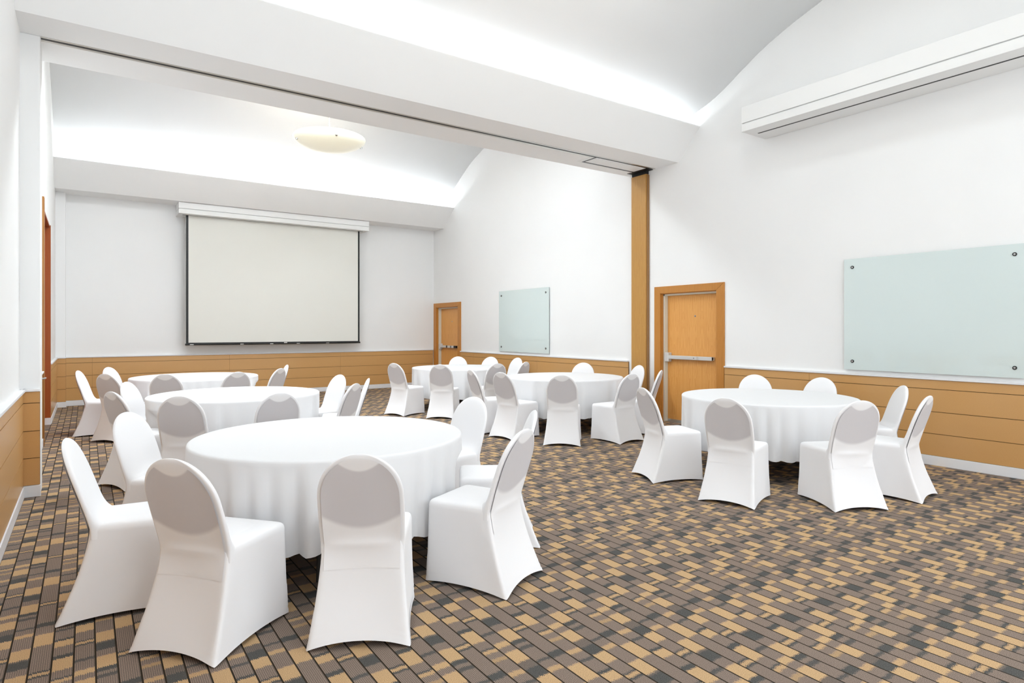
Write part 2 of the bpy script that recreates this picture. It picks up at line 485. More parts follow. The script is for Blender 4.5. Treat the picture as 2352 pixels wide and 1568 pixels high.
# wooden jamb post of the folding wall on the right-hand wall
post = empty('trim_6', (0, 0, 0)); struct(post, 'tall oak jamb post below the right end of the beam', 'post')
MB().box(7.58, XR + 0.01, 7.09, 7.42, 0.0, 4.045).build('post_board', 'pillar_oak', post, bevel=0.004)
MB().box(7.60, XR + 0.01, 7.068, 7.09, 0.0, 4.03).build('seal_strip', 'plywood', post)
MB().box(7.575, XR + 0.01, 7.085, 7.40, 4.045, ZS).build('top_seal', 'black', post)

# ------------------------------------------------------------------ wainscot: planks, cap rails, baseboards
ROWS = [(0.105, 0.342), (0.345, 0.582), (0.585, 0.829), (0.832, 0.931)]
def wainscot(name, label, axis, at, a0, a1, joints, out, rows=ROWS):
    """axis 'y': a wall at X=at running along Y; axis 'x': a wall at Y=at running along X; out = direction into the room"""
    root = empty(name); struct(root, label, 'wainscot')
    def bx(b, u0, u1, d0, d1, z0, z1):
        if axis == 'y': b.box(at + out * d0, at + out * d1, u0, u1, z0, z1)
        else: b.box(u0, u1, at + out * d0, at + out * d1, z0, z1)
        return b
    bx(MB(), a0, a1, -0.01, 0.012, 0.10, 0.93).build('backing', 'groove', root)
    cuts = [a0] + [j for j in joints if a0 + 0.05 < j < a1 - 0.05] + [a1]
    for z0, z1 in rows:
        for k in range(len(cuts) - 1):
            bx(MB(), cuts[k] + 0.0012, cuts[k + 1] - 0.0012, 0.011, 0.026, z0 + 0.0015, z1 - 0.0015).build('plank', 'wainscot', root)
    bx(MB(), a0, a1, -0.01, 0.042, 0.932, 0.955).build('cap_rail', 'trim_paint', root, bevel=0.003)
    return root
def baseboard(name, label, axis, at, a0, a1, out):
    b = MB()
    if axis == 'y': b.box(at - out * 0.01, at + out * 0.034, a0, a1, 0, 0.103)
    else: b.box(a0, a1, at - out * 0.01, at + out * 0.034, 0, 0.103)
    struct(b.build(name, 'trim_paint', bevel=0.004), label, 'baseboard')

wainscot('trim_7', 'tan plank wainscot below the large glass board', 'y', XR, YB, 5.60, [-0.7, 1.81, 4.326], -1)
baseboard('baseboard_right', 'white baseboard below the large glass board', 'y', XR, YB, 5.60, -1)
wainscot('trim_8', 'tan plank wainscot below the small glass board', 'y', XR, 7.53, 13.26, [10.11, 12.62], -1)
baseboard('baseboard_right.001', 'white baseboard between the oak post and the far door', 'y', XR, 7.53, 13.26, -1)
wainscot('trim_9', 'tan plank wainscot below the projection screen', 'x', YF, -0.325, XR - 0.03, [0.10, 2.60, 5.10], -1)
baseboard('baseboard_far', 'white baseboard below the projection screen', 'x', YF, -0.325, XR - 0.03, -1)
wainscot('trim_10', 'tan plank wainscot around the corner column', 'x', 14.53, XL + 0.02, -0.318, [], -1)
baseboard('baseboard_far.001', 'white baseboard around the corner column', 'x', 14.53, XL + 0.02, -0.312, -1)
wainscot('trim_11', 'glossy tan plank wainscot along the wall beside the viewer', 'y', XL, YB, 6.92, [-0.5, 2.0, 4.5], 1)
baseboard('baseboard_left', 'white baseboard along the wall beside the viewer', 'y', XL, YB, 6.92, 1)
wainscot('trim_12', 'tan plank wainscot facing the viewer on the white pilaster', 'x', 6.92, XL + 0.02, -0.338, [], -1)
baseboard('baseboard_left.001', 'white baseboard block at the foot of the pilaster', 'x', 6.92, XL + 0.02, -0.332, -1)
wainscot('trim_13', 'tan plank wainscot between the pilaster and the tall doorway', 'y', XL, 7.22, 9.795, [], 1)
baseboard('baseboard_left.002', 'white baseboard between the pilaster and the tall doorway', 'y', XL, 7.22, 9.795, 1)
wainscot('trim_14', 'tan plank wainscot between the tall doorway and corner column', 'y', XL, L1 + 0.052, 14.53, [], 1)
baseboard('baseboard_left.003', 'white baseboard between the tall doorway and corner column', 'y', XL, L1 + 0.052, 14.53, 1)
wainscot('trim_15', 'tan plank wainscot on the wall behind the viewer', 'x', YB, XL + 0.03, XR - 0.03, [2.0, 4.5], 1)
baseboard('baseboard_back', 'white baseboard on the wall behind the viewer', 'x', YB, XL + 0.03, XR - 0.03, 1)

# ------------------------------------------------------------------ doors
def exit_door(name, label, d, outer, bar_dark):
    root = empty(name); struct(root, label, 'door')
    (y0, y1), (o0, o1) = d, outer
    zt, zo = D_TOP, 2.172
    XC = XR - 0.022
    # mitred oak casing
    def cas(pts):
        b = MB(); b.prism_x(pts, XC, XR + 0.01); return b
    cas([(y1 - 0.01, 0), (o1, 0), (o1, zo), (y1 - 0.01, zt - 0.01)]).build('casing_board', 'casing_oak', root, bevel=0.003)
    cas([(o0, 0), (y0 + 0.01, 0), (y0 + 0.01, zt - 0.01), (o0, zo)]).build('casing_board', 'casing_oak', root, bevel=0.003)
    cas([(y0 + 0.012, zt - 0.01), (y1 - 0.012, zt - 0.01), (o1 - 0.003, zo), (o0 + 0.003, zo)]).build('casing_board', 'casing_oak', root, bevel=0.003)
    # oak lining, then the cream steel frame further in
    MB().box(XR, XR + 0.05, y1 - 0.02, y1, 0, zt).box(XR, XR + 0.05, y0, y0 + 0.02, 0, zt).box(XR, XR + 0.05, y0, y1, zt - 0.02, zt).build('lining', 'casing_oak', root)
    MB().box(XR + 0.045, XR + 0.15, y1 - 0.05, y1 - 0.012, 0, zt - 0.015).box(XR + 0.045, XR + 0.15, y0 + 0.012, y0 + 0.045, 0, zt - 0.015)\
        .box(XR + 0.045, XR + 0.15, y0 + 0.02, y1 - 0.02, zt - 0.045, zt - 0.012).build('steel_frame', 'frame_paint', root, bevel=0.003)
    XF = XR + 0.115
    leaf = MB().box(XF, XF + 0.045, y0 + 0.046, y1 - 0.051, 0.012, zt - 0.046).build('door_leaf', 'door_oak', root)
    MB().box(XF - 0.003, XF + 0.01, y0 + 0.05, y1 - 0.055, 0.012, 0.045).build('kick_strip', 'aluminium', leaf)
    MB().box(XR + 0.05, XF + 0.05, y0 + 0.05, y1 - 0.055, 0, 0.010).build('threshold', 'aluminium', root)
    # peephole
    ym = (y0 + y1) / 2
    MB().tube([(XF - 0.006, ym - 0.05, 1.69), (XF + 0.01, ym - 0.05, 1.69)], 0.014, 14).build('peephole', 'steel', leaf)
    MB().tube([(XF - 0.008, ym - 0.05, 1.69), (XF - 0.005, ym - 0.05, 1.69)], 0.006, 10).build('peephole_lens', 'black', leaf)
    # push bar
    yl = y1 - 0.06
    bar = MB().box(XF - 0.078, XF - 0.035, yl - 0.90, yl - 0.05, 1.012, 1.070).build('push_bar', 'grey_bar', root, bevel=0.006)
    MB().box(XF - 0.085, XF, yl - 0.075, yl + 0.012, 0.965, 1.115).build('latch_head', 'grey_bar', bar, bevel=0.012)
    MB().box(XF - 0.074, XF - 0.0, yl - 0.90, yl - 0.84, 1.014, 1.068).build('end_bracket', 'grey_bar', bar, bevel=0.006)
    MB().box(XF - 0.036, XF, yl - 0.86, yl - 0.06, 1.02, 1.062).build('rail', 'aluminium', bar)
    MB().box(XF - 0.0795, XF - 0.05, yl - 0.66, yl - 0.62, 1.014, 1.068).build('indicator_plate', 'aluminium' if not bar_dark else 'black', bar)
    MB().box(XF - 0.06, XF - 0.01, yl + 0.01, yl + 0.03, 0.99, 1.09).build('strike_plate', 'black', root)
    if bar_dark:
        MB().box(XF - 0.0795, XF - 0.05, yl - 0.46, yl - 0.39, 1.012, 1.070).build('dark_gap', 'black', bar)
        MB().box(XF - 0.0795, XF - 0.03, yl - 0.905, yl - 0.79, 1.011, 1.071).build('dark_end', 'black', bar)
    else:
        MB().tube([(XF - 0.0795, yl - 0.57, 1.041), (XF - 0.07, yl - 0.57, 1.041)], 0.008, 10).build('dogging_hole', 'black', bar)
    return root
exit_door('door_2', 'oak exit door with a grey push bar beside the oak post', D_NEAR, (5.61, 6.945), False)
exit_door('door_3', 'small oak exit door with push bar in the far corner', D_FAR, (13.265, 14.70), True)

def double_door():
    root = empty('door_1'); struct(root, 'tall reddish wooden double doorway seen edge-on beside the pilaster', 'door')
    # wood lining of the opening, with a proud casing on the near side
    MB().box(XL - TH, -0.457, L1 - 0.03, L1 + 0.05, 0.10, LT).build('jamb', 'red_oak', root)
    MB().box(XL - TH, XL + 0.004, L0, L0 + 0.03, 0.0, LT).build('jamb', 'red_oak', root)
    MB().box(XL - TH, XL + 0.012, L0 + 0.03, L1 - 0.03, LT - 0.03, LT).build('head_lining', 'red_oak', root)
    MB().box(XL - 0.10, XL - 0.045, L1 - 0.05, L1 - 0.028, 0.10, LT - 0.03).build('door_stop', 'red_oak', root)
    MB().box(XL - TH, -0.452, L1 - 0.052, L1 + 0.05, 0.0, 0.104).build('plinth_block', 'trim_paint', root)
    MB().box(XL - 0.01, -0.438, 9.80, L0 + 0.005, 0.0, 3.17).build('casing_board', 'dark_casing_oak', root, bevel=0.003)
    for y0_, y1_ in (((L0 + L1) / 2 + 0.003, L1 - 0.034), (L0 + 0.034, (L0 + L1) / 2 - 0.003)):
        MB().box(XL - 0.205, XL - 0.16, y0_, y1_, 0.01, LT - 0.035).build('door_leaf', 'red_oak', root)
    # lever handle on a plate near the casing
    hp = MB().box(XL + 0.026, XL + 0.034, 9.05, 9.10, 0.78, 0.925).build('handle_plate', 'steel', root)
    MB().tube([(XL + 0.03, 9.075, 0.905), (XL + 0.075, 9.075, 0.905), (XL + 0.082, 9.10, 0.905), (XL + 0.082, 9.20, 0.905)], 0.010, 10).build('lever_handle', 'steel', hp)
double_door()

# ------------------------------------------------------------------ glass boards
def glass_board(label, y0, y1):
    z0, z1 = 0.998, 2.333
    root = tag(empty('glass_board', (XR - 0.004, (y0 + y1) / 2, z0)), label, 'glass board', 'tinted glass boards on the long wall')
    hw = (y1 - y0) / 2
    MB().box(-0.030, -0.022, -hw, hw, 0, z1 - z0).build('glass_panel', 'glass_board', root)
    me1 = MB().tube([(-0.022, 0, 0), (0.0, 0, 0)], 0.014, 14).mesh('spacer', 'dark_metal')
    me2 = MB().tube([(-0.037, 0, 0), (-0.0295, 0, 0)], 0.019, 18).mesh('standoff', 'black')
    me3 = MB().tube([(-0.040, 0, 0), (-0.036, 0, 0)], 0.010, 14).mesh('cap', 'steel')
    for sy in (-1, 1):
        for z in (0.102, z1 - z0 - 0.102):
            st = link_mesh('standoff', me2, root, (0, sy * (hw - 0.10), z))
            link_mesh('spacer', me1, st); link_mesh('cap', me3, st)
glass_board('large pale teal glass board cut by the frame edge, with four dark standoffs', 2.10, 3.88)
glass_board('small looking pale teal glass board between the far door and the oak post', 9.71, 11.52)

# ------------------------------------------------------------------ projection screens
def far_screen():
    x0, x1, yf = 1.556, 5.634, 14.235
    root = tag(empty('projection_screen', ((x0 + x1) / 2, YF - 0.004, 3.866)), 'lowered white projection screen with black border on the far wall', 'screen')
    hw = (x1 - x0) / 2; dy = yf - YF
    MB().box(-hw, hw, dy, 0, 0.104, 0.229).build('housing', 'housing_paint', root, bevel=0.004)
    MB().box(-hw, hw, dy, 0, 0.0, 0.092).build('housing_lower', 'housing_paint', root, bevel=0.004)
    MB().box(-hw + 0.02, hw - 0.02, dy + 0.025, 0, 0.085, 0.11).build('groove', 'housing_paint', root)
    MB().box(-hw + 0.09, hw - 0.09, -0.325, -0.285, -0.002, 0.01).build('slot', 'black', root)
    sx0, sx1, zb, zt_, y = 1.705 - 3.595, 5.470 - 3.595, 1.175 - 3.87, 0.0, -0.305
    sheet = MB().box(sx0, sx1, y - 0.001, y + 0.001, zb, zt_).build('screen_sheet', 'screen', root)
    for a, b2 in ((sx0 + 0.004, sx0 + 0.052), (sx1 - 0.045, sx1 - 0.004)):
        MB().box(a, b2, y - 0.0022, y + 0.0022, zb, zt_).build('black_border', 'black', sheet)
    MB().box(sx0 + 0.05, sx1 - 0.04, y - 0.0022, y + 0.0022, zb, zb + 0.035).build('black_border', 'black', sheet)
    bar = MB().tube([(sx0 - 0.008, y, zb), (sx1 + 0.008, y, zb)], 0.020, 12).build('bottom_bar', 'black', root)
    for fx in (0.03, 0.29, 0.455, 0.535, 0.61, 0.79):
        xx = sx0 + fx * (sx1 - sx0); w = 0.035
        big = abs(fx - 0.535) < 0.01
        MB().box(xx - w, xx + w, y - 0.0235, y - 0.018, zb - 0.010 + (0.018 if big else 0), zb + 0.003 + (0.022 if big else 0)).build('label_tag', 'screen' if big else 'aluminium', bar)
far_screen()

def right_screen():
    y0, y1, xf = 0.87, 4.96, 7.105
    root = tag(empty('projection_screen', (XR - 0.004, (y0 + y1) / 2, 4.08)), 'retracted projection screen housing high on the wall above the large glass board', 'screen')
    hw = (y1 - y0) / 2; dx = xf - XR
    MB().box(dx, 0, -hw, hw, 0.114, 0.325).build('housing', 'housing_paint', root, bevel=0.004)
    MB().box(dx, 0, -hw, hw, 0.0, 0.102).build('housing_lower', 'housing_paint', root, bevel=0.004)
    MB().box(dx + 0.025, 0, -hw + 0.02, hw - 0.02, 0.095, 0.12).build('groove', 'housing_paint', root)
    MB().box(-0.325, -0.300, -hw + 0.10, hw - 0.10, -0.003, 0.01).build('slot', 'black', root)
right_screen()

# ------------------------------------------------------------------ pendant bowls
def pendant(label, x, y):
    root = tag(empty('pendant_bowl_lamp', (x, y, 4.86)), label, 'lamp', 'pendant bowl lamps')
    R_, H_ = 0.62, 0.215
    prof = []
    for k in range(15):
        a = k / 14 * pi / 2
        prof.append((max(0.001, R_ * sin(a)), -H_ * cos(a) ** 1.15))
    prof2 = [(max(0.001, r * 0.985), z + 0.012) for r, z in reversed(prof)]
    MB().lathe(prof + prof2, 64).build('glass_bowl', 'bowl', root, smooth=True)
    ztop = 5.90 - 4.86
    hub = MB().lathe([(0.001, 0.02), (0.05, 0.02), (0.05, 0.06), (0.001, 0.06)], 20).build('hub', 'housing_paint', root)
    MB().tube([(0, 0, 0.05), (0, 0, ztop)], 0.006, 8).build('stem', 'housing_paint', root)
    MB().lathe([(0.001, ztop - 0.03), (0.07, ztop - 0.025), (0.08, ztop + 0.05), (0.001, ztop + 0.05)], 24).build('ceiling_rose', 'housing_paint', root, smooth=True)
    for phi in (148, 62, -28, -118):
        a = radians(-34.65 - phi)
        r1 = R_ * 0.90; zc = -H_ * (sqrt(1 - 0.81)) ** 1.15
        cx_, cy_ = r1 * cos(a), r1 * sin(a)
        c = MB().tube([(cx_ * 0.98, cy_ * 0.98, zc + 0.03), (cx_ * 1.0, cy_ * 1.0, zc - 0.004), (cx_ * 1.012, cy_ * 1.012, zc - 0.022)], [0.012, 0.022, 0.020], 12).build('clip', 'steel', root)
        MB().tube([(cx_ * 0.98, cy_ * 0.98, zc + 0.02), (0.03 * cos(a), 0.03 * sin(a), 0.04)], 0.003, 6).build('wire', 'steel', root)
    pendant_lamp((x, y, 4.86 + 0.16))
pendant('frosted cream glass bowl lamp hanging in front of the far vault', 3.54, 10.8)
pendant('frosted cream glass bowl lamp overhead, above the upper frame edge', 3.54, C1)

def vault_height(prof, off):
    for (a, za), (b_, zb) in zip(prof, prof[1:]):
        if a <= off <= b_: return za + (zb - za) * (off - a) / (b_ - a)
M['lens'], _n = mat('lit_lens', (0.9, 0.9, 0.9), 0.4)
_n.b.inputs['Emission Color'].default_value = DOWN_COL + (1,); _n.b.inputs['Emission Strength'].default_value = 2.5
def added_ceiling_light(x, y, prof, c, label, k=1.0, r=0.24):
    """round drum fitted under the curve of the vault"""
    z = vault_height(prof, abs(y - c) + r + 0.05) - 0.03
    root = tag(empty('ceiling_light', (x, y, z)), label, 'ceiling light', 'round ceiling lights under the vaults')
    MB().lathe([(r, 0.0), (r, 0.40), (r + 0.04, 0.40), (r + 0.04, 0.004), (r + 0.03, -0.006), (r, 0.0)], 40).build('drum', 'housing_paint', root, smooth=True)
    MB().lathe([(0.001, 0.012), (r + 0.001, 0.012), (r + 0.001, 0.03), (0.001, 0.03)], 40).build('lens', 'lens', root)
    down_lamp((x, y, z + 0.006), k, r)
for x in (0.9, 3.1, 5.3):  # added unseen ceiling lights; shadows hint at some, placement and power serve fill
    for y in (1.2, 3.75):
        added_ceiling_light(x, y, PROF1, C1, 'round ceiling light over the nearer tables, beyond the upper frame edge')
for x in (1.0, 2.5, 4.0):
    added_ceiling_light(x, 9.0, PROF2, C2, 'round ceiling light over the far tables, hidden by the wide beam', 5.9, 0.36)

# ------------------------------------------------------------------ where the chairs stand
CHAIRS = [  # x, y, heading in degrees, label
 (0.240, 3.98, 351.8, 'white covered chair seen in profile at the lower left, nearest the tan wall'),
 (0.567, 3.347, 39.9, 'white covered chair with the brownest back, at the bottom left of the nearest table'),
 (1.199, 3.041, 61.0, 'white covered chair seen squarely from behind at the bottom centre'),
 (1.94, 3.19, 117.5, 'white covered chair with its seat side showing, right of the nearest table'),
 (2.350, 3.690, 150.0, 'white covered chair mostly hidden behind the chair right of the nearest table'),
 (2.417, 4.449, 194.1, 'white covered chair facing the viewer at the right edge of the nearest table'),
 (0.493, 4.869, 322.9, 'white covered chair facing the viewer at the left edge of the nearest table'),
 (0.811, 6.324, 62.8, 'dark backed covered chair just beyond the left rim of the nearest table'),
 (1.440, 6.149, 92.2, 'covered chair whose grey back top rises midway behind the nearest table'),
 (0.489, 6.983, 26.2, 'grey backed covered chair at the left of the second table back'),
 (0.653, 7.853, 331.3, 'white covered chair facing the viewer, left edge of the second table back'),
 (2.153, 6.629, 132.9, 'grey backed covered chair right of the second table back, between two white ones'),
 (2.356, 7.672, 193.0, 'white covered chair facing the viewer, right edge of the second table back'),
 (2.447, 7.088, 161.1, 'slim sliver of white chair, rightmost at the second table back'),
 (0.959, 9.440, 69.3, 'grey chair back in front of the farthest left table, left of two'),
 (1.637, 9.380, 101.6, 'grey chair back in front of the farthest left table, right of two'),
 (0.225, 10.53, 345.7, 'peach tinted covered chair in profile, leftmost at the farthest left table'),
 (0.452, 9.880, 41.2, 'grey backed covered chair beside the peach tinted profile chair'),
 (0.552, 11.148, 325.9, 'white covered chair top peeking behind the grey one near the corner column'),
 (2.161, 9.771, 133.6, 'grey backed chair right of the farthest left table under the screen'),
 (2.392, 10.473, 173.9, 'narrow white chair right of the farthest left table under the screen'),
 (4.870, 4.200, 340.4, 'white covered chair turned sideways in front of the oak exit door'),
 (6.56, 6.285, 123.0, 'thin white chair edge standing against the oak exit door'),
 (4.747, 3.353, 18.2, 'light grey backed chair, left of two before the table below the large glass board'),
 (5.342, 2.797, 62.3, 'dark grey backed chair, right of two before the table below the large glass board'),
 (6.010, 2.680, 97.4, 'rightmost white covered chair, seen half from behind'),
 (6.718, 3.175, 132.3, 'white covered chair facing the table, between it and the tan wainscot'),
 (6.796, 4.520, 219.3, 'white chair top beyond the right front table, nearer the exit door'),
 (6.967, 3.965, 183.4, 'white chair top beyond the right front table, below the glass board'),
 (4.945, 7.02, 11.3, 'grey backed chair at the left of the table by the oak post'),
 (5.192, 6.312, 46.5, 'grey backed chair squarely in front of the table by the oak post'),
 (5.862, 6.070, 93.0, 'grey backed chair at the right of the table by the oak post'),
 (7.057, 7.109, 167.6, 'white chair top right before the foot of the oak post'),
 (6.877, 7.941, 216.5, 'white chair top beyond the middle of the table by the oak post'),
 (4.87, 7.575, 351.8, 'slim white chair in profile left of the table by the oak post'),
 (4.670, 10.010, 20.7, 'white chair at the left end of the table near the far door'),
 (5.047, 9.329, 48.1, 'grey backed chair in front of the table near the far door'),
 (5.807, 9.135, 86.9, 'grey backed chair at the right front of the table near the far door'),
 (6.975, 10.33, 185.0, 'white rounded chair top below the left edge of the small glass board'),
 (6.797, 10.851, 211.6, 'white chair top beyond the table near the far door, right of two'),
 (6.407, 11.251, 241.0, 'white chair top in front of the small far door'),
 (6.346, 9.240, 114.6, 'narrow grey chair top below the middle of the small glass board'),
]
# ------------------------------------------------------------------ tables and cloths
ZT = 0.765; RT = 0.888
def table_proto():
    root = empty('round_table')
    MB().lathe([(0.001, 0.725), (0.86, 0.725), (0.872, 0.735), (0.872, 0.752), (0.865, 0.758), (0.001, 0.758)], 64).build('tabletop', 'plywood', root)
    for sx in (-1, 1):
        for sy in (-1, 1):
            MB().tube([(sx * 0.36, sy * 0.30, 0.73), (sx * 0.40, sy * 0.36, 0.40), (sx * 0.47, sy * 0.42, 0.0)], 0.014, 10).build('leg', 'dark_metal', root)
        MB().tube([(sx * 0.40, -0.36, 0.40), (sx * 0.40, 0.36, 0.40)], 0.010, 8).build('crossbar', 'dark_metal', root)
    return root
def copy_tree(o, parent=None):
    c = o.copy(); COL.objects.link(c); c.parent = parent
    for ch in [q for q in bpy.data.objects if q.parent == o]: copy_tree(ch, c)
    return c
def reach(cx_, cy_, rz_):
    """how far the hanging cloth may stand out in each direction before it meets a tucked-in chair"""
    NS = 240; lim = [9.0] * NS
    for x, y, deg, _l in CHAIRS:
        if hypot(x - cx_, y - cy_) > 1.5: continue
        fx, fy = cos(radians(deg)), sin(radians(deg))
        for j in range(NS):
            a = 2 * pi * j / NS + rz_
            r = 0.45
            while r < 1.0:
                dx, dy = cx_ + r * cos(a) - x, cy_ + r * sin(a) - y
                ly = dx * fx + dy * fy; lx = dx * fy - dy * fx
                if abs(lx) < 0.250 and -0.36 < ly < 0.236: break
                r += 0.004
            if r < 1.0: lim[j] = min(lim[j], r)
    lim = [min(lim[(j + q) % NS] for q in range(-2, 3)) for j in range(NS)]
    base = [min(q, 0.93) for q in lim]
    sm = base[:]
    for _ in range(14): sm = [min(base[j], 0.25 * sm[j - 1] + 0.5 * sm[j] + 0.25 * sm[(j + 1) % NS]) for j in range(NS)]
    return sm
def cloth_mesh(seed, cx_, cy_, rz_):
    rnd = random.Random(seed)
    NS, NV = 240, 30
    lim = reach(cx_, cy_, rz_)
    nf = rnd.choice([27, 28, 29, 30])
    ph = [rnd.uniform(0, 2 * pi) for _ in range(5)]
    b = MB()
    def fold(a):
        w = a + 0.10 * sin(3 * a + ph[0]) + 0.07 * sin(5 * a + ph[1])
        amp = 0.75 + 0.45 * sin(2 * a + ph[2]) * sin(7 * a + ph[3])
        s_ = sin(nf * w + ph[4])
        return amp * (s_ + 0.25 * sin(2 * nf * w + ph[1]))
    for r in (0.0, 0.25, 0.5, 0.7, 0.82, 0.868):
        if r == 0: b.v.append((0, 0, ZT)); continue
        for j in range(NS):
            a = 2 * pi * j / NS; b.v.append((r * cos(a), r * sin(a), ZT))
    rings = [(0.880, ZT - 0.002, 0), (0.886, ZT - 0.007, 0), (0.889, ZT - 0.016, 0.0)]
    for k in range(1, NV + 1):
        v = k / NV
        rings.append((0.889 + 0.006 * v, ZT - 0.016 - 0.512 * v, v))
    for r, z, v in rings:
        for j in range(NS):
            a = 2 * pi * j / NS
            f = (fold(a) - 0.60) * 0.026 * (v ** 0.7)
            rr = r + f
            if v:
                q = min(1.0, max(0.0, (ZT - 0.03 - z) / 0.19)); q = q * q * (3 - 2 * q)
                rr = min(rr, 0.93 + (lim[j] - 0.93) * q)
            zz = z + (0.006 * sin(2 * a + ph[0]) - 0.006 * fold(a) / 1.2) * v
            b.v.append((rr * cos(a), rr * sin(a), zz))
    nr = 5 + len(rings)
    for j in range(NS): b.f.append((0, 1 + j, 1 + (j + 1) % NS))
    for k in range(nr - 1):
        o_ = 1 + k * NS
        for j in range(NS): b.f.append((o_ + j, o_ + NS + j, o_ + NS + (j + 1) % NS, o_ + (j + 1) % NS))
    return b.mesh('tablecloth', 'table_linen', smooth=True)

TABLES = [('T1', 1.39, 4.19, 'nearest to the viewer'), ('T2', 1.39, 7.45, 'second table back in the row nearest the pilaster'),
          ('T3', 1.39, 10.58, 'farthest table in the row toward the projection screen'), ('TC', 6.05, 3.91, 'below the large glass board'),
          ('TE', 6.05, 7.33, 'beside the tall oak post'), ('TF', 5.87, 10.28, 'nearest the small far door')]
tp = table_proto()
for k, (n_, x, y, where) in enumerate(TABLES):
    t = tp if k == 0 else copy_tree(tp)
    t.location = (x, y, 0); t.rotation_euler = (0, 0, 0.4 + 0.7 * k)
    tag(t, ('round folding table under a white cloth, ' if k not in (1, 2) else 'cloth covered ') + where, 'table', 'round banquet tables')
    c = link_mesh('tablecloth', cloth_mesh(11 + k, x, y, 0.3 * k), None, (x, y, 0), 0.3 * k)
    tag(c, 'white tablecloth draped over the round table ' + where if k not in (1, 2) else 'white tablecloth draped over the ' + where, 'tablecloth', 'white round tablecloths')

# ------------------------------------------------------------------ covered chairs
def back_frame(z):
    """centre line, half width and half thickness of the chair back at height z"""
    q = (z - 0.45) / 0.455
    yc = -0.187 - 0.148 * max(q, 0) ** 1.12
    u = max(0.0, (z - 0.70) / 0.205)
    w = (0.200 + 0.004 * sin(pi * min(1, max(0, (z - 0.45) / 0.3)))) * sqrt(max(0.0, 1 - u * u))
    t = 0.025 * max(0.0, 1 - u ** 8) ** 0.5
    return yc, w, t
ZROWS = [0.405, 0.43, 0.455, 0.463, 0.471, 0.479, 0.488, 0.498, 0.51, 0.525, 0.54, 0.56, 0.58, 0.61, 0.64, 0.67, 0.70]
ZROWS += [0.70 + 0.205 * sin(radians(a)) for a in (6, 12, 18, 24, 30, 36, 42, 48, 54, 60, 65, 70, 74, 78, 81, 84, 86.5, 88.5)]
def spow(v, e): return math.copysign(abs(v) ** e, v)
def rear_depth(x, w, t):
    """distance of the rear face behind the centre line: hollow between the rims"""
    k = min(1.0, abs(x) / max(w, 1e-6))
    return t - min(0.012, t * 0.45) * max(0.0, 1 - k ** 6)
def chair_back():
    b = MB(); N = 56
    for z in ZROWS:
        yc, w, t = back_frame(z)
        fil = 0.125 * exp(-(max(z, 0.455) - 0.455) / 0.030)
        for j in range(N):
            a = 2 * pi * j / N
            x = w * spow(cos(a), 2 / 3.2); d = spow(sin(a), 2 / 3.2)
            if d >= 0: y = yc + d * t + fil * (d ** 2)
            else: y = yc + d * rear_depth(x, w, t)
            b.v.append((x, y, z))
    n = len(ZROWS)
    for k in range(n - 1):
        for j in range(N): b.f.append((k * N + j, k * N + (j + 1) % N, (k + 1) * N + (j + 1) % N, (k + 1) * N + j))
    b.v.append((0, back_frame(0.905)[0], 0.9052)); top = len(b.v) - 1
    for j in range(N): b.f.append(((n - 1) * N + j, (n - 1) * N + (j + 1) % N, top))
    return b.mesh('backrest', 'stretch_cover', True)
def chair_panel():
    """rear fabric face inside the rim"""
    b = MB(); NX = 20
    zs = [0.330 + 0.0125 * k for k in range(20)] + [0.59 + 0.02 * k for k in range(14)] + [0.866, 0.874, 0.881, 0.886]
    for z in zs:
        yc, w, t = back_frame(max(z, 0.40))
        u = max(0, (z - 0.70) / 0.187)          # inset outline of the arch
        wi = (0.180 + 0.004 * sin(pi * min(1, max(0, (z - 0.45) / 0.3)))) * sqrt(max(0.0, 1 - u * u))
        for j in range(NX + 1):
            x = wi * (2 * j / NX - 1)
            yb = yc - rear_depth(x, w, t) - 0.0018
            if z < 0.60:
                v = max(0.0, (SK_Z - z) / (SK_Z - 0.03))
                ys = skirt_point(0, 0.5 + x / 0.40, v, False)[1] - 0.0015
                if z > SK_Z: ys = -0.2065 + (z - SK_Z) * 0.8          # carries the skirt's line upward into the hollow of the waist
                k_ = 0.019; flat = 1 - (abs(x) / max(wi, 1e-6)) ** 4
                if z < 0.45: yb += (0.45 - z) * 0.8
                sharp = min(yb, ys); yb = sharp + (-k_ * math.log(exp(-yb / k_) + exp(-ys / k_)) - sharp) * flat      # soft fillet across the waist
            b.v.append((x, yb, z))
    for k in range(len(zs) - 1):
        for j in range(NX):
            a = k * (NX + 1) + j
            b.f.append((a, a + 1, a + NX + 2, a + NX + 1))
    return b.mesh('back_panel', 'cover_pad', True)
def chair_seat():
    b = MB(); N = 56
    prof = [(0.85, 0.395), (0.90, 0.405), (0.88, 0.425), (0.88, 0.450), (0.87, 0.460), (0.84, 0.470), (0.79, 0.478), (0.7, 0.4840), (0.45, 0.488), (0.2, 0.4895)]
    for s_, z in prof:
        for j in range(N):
            a = 2 * pi * j / N
            yy = spow(sin(a), 2 / 4.5)
            x = (0.213 + 0.006 * yy) * s_ * spow(cos(a), 2 / 4.5)
            y = 0.004 + 0.208 * s_ * yy
            b.v.append((x, y, z))
    for k in range(len(prof) - 1):
        for j in range(N): b.f.append((k * N + j, k * N + (j + 1) % N, (k + 1) * N + (j + 1) % N, (k + 1) * N + j))
    b.v.append((0, 0.004, 0.490)); t = len(b.v) - 1; o_ = (len(prof) - 1) * N
    for j in range(N): b.f.append((o_ + j, o_ + (j + 1) % N, t))
    b.f.append(tuple(range(N))[::-1])
    return b.mesh('seat', 'stretch_cover', True)
SK_TOP = [(-0.197, -0.205), (0.197, -0.205), (0.212, 0.208), (-0.212, 0.208)]
SK_BOT = [(-0.243, -0.345), (0.243, -0.345), (0.228, 0.222), (-0.228, 0.222)]
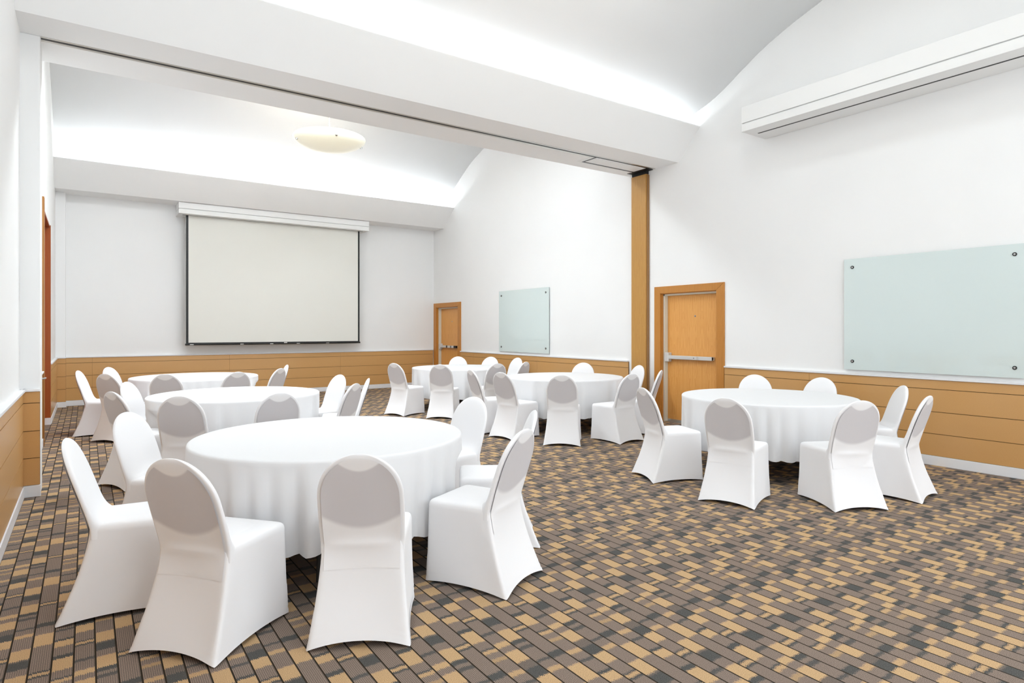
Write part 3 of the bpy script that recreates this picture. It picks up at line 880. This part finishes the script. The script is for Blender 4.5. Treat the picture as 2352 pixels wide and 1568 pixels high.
SK_ARC = [0.030, 0.018, 0.026, 0.018]; SK_BOW = [0.028, 0.018, 0.018, 0.018]
SK_Z = 0.447
def skirt_point(c, s_, v, gathers=True):
    A, B = SK_TOP[c], SK_TOP[(c + 1) % 4]; P, Q = SK_BOT[c], SK_BOT[(c + 1) % 4]
    ex, ey = Q[0] - P[0], Q[1] - P[1]; L = hypot(ex, ey); nx, ny = ey / L, -ex / L      # outward normal
    m_ = 4 * s_ * (1 - s_)
    rear = 1 - s_ if c == 1 else (s_ if c == 3 else (1.0 if c == 0 else 0.0))
    e = v ** (1.0 + 0.35 * rear)
    tx, ty = A[0] + (B[0] - A[0]) * s_, A[1] + (B[1] - A[1]) * s_
    bx_, by_ = P[0] + ex * s_, P[1] + ey * s_
    x, y = tx + (bx_ - tx) * e, ty + (by_ - ty) * e
    inn = SK_BOW[c] * m_ * v ** 1.5 + 0.019 * m_ * sin(pi * v)
    x -= nx * inn; y -= ny * inn
    zb = 0.004 + SK_ARC[c] * m_ ** 0.8
    z = SK_Z + (zb - SK_Z) * v
    if gathers:
        # small gathers where the cover is hooked on the feet, soft pulls running up from them
        near = max(0.0, 1 - min(s_, 1 - s_) / 0.16)
        g = 0.0042 * near * sin(pi * near) * sin(v * 105 + c) * max(0.0, min(1.0, (v - 0.78) / 0.08)) * (v < 0.985)
        g += 0.0020 * max(0.0, v - 0.45) * sin(s_ * 34 + v * 9) * (1 - m_) ** 0.5 * 2
        x += nx * g; y += ny * g
    return x, y, z
def skirt_rings():
    S, NV = 24, 40
    rings = []
    def smooth_ring(ring, n_pass):
        n_ = len(ring)
        for _ in range(n_pass):
            ring = [tuple(0.25 * ring[(q - 1) % n_][i] + 0.5 * ring[q][i] + 0.25 * ring[(q + 1) % n_][i] for i in (0, 1)) + (ring[q][2],) for q in range(n_)]
        return ring
    ts = [0.5 - 0.5 * cos(pi * j / S) for j in range(S)]
    ts = [0.45 * a + 0.55 * j / S for j, a in enumerate(ts)]
    base = smooth_ring([skirt_point(c, t, 0.0) for c in range(4) for t in ts], 6)
    for sc_, z in ((0.50, 0.4870), (0.66, 0.4858), (0.80, 0.4838), (0.90, 0.480), (0.945, 0.4757), (0.972, 0.470), (0.99, 0.461)):      # the cover rolls over the edge of the seat
        rings.append([(p[0] * sc_, p[1] * sc_, z) for p in base])
    for k in range(NV + 1):
        v = k / NV
        rings.append(smooth_ring([skirt_point(c, t, v) for c in range(4) for t in ts], 6 - int(1.5 * v)))
    return rings
def chair_skirt(rings):
    b = MB(); n_ = len(rings[0])
    for r in rings: b.v += r
    for k in range(len(rings) - 1):
        for j in range(n_): b.f.append((k * n_ + j, (k + 1) * n_ + j, (k + 1) * n_ + (j + 1) % n_, k * n_ + (j + 1) % n_))
    return b.mesh('skirt', 'stretch_cover', True)
def chair_hem(rings):
    b = MB(); n_ = len(rings[0])
    lo, hi = rings[-1], rings[-4]
    for lev, off in ((0, 0.0012), (1, 0.0024)):
        for j in range(n_):
            p = lo[j]; q = hi[j]
            nx, ny = p[0], p[1] + 0.06; L = hypot(nx, ny)
            if lev == 0: b.v.append((p[0] + nx / L * 0.0022, p[1] + ny / L * 0.0022, p[2]))
            else:
                f = 0.6
                b.v.append((p[0] + (q[0] - p[0]) * f + nx / L * 0.0022, p[1] + (q[1] - p[1]) * f + ny / L * 0.0022, p[2] + (q[2] - p[2]) * f))
    for j in range(n_): b.f.append((j, (j + 1) % n_, n_ + (j + 1) % n_, n_ + j))
    return b.mesh('hem', 'stretch_cover', True)
RINGS = skirt_rings()
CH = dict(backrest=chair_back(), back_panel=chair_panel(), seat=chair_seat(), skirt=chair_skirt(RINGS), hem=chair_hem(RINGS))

for k, (x, y, deg, lab) in enumerate(CHAIRS):
    root = empty('covered_chair', (x, y, 0), radians(deg - 90))
    tag(root, lab, 'chair', 'white covered banquet chairs')
    link_mesh('seat', CH['seat'], root)
    bk = link_mesh('backrest', CH['backrest'], root)
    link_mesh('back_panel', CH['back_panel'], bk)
    sk = link_mesh('skirt', CH['skirt'], root)
    link_mesh('hem', CH['hem'], sk)
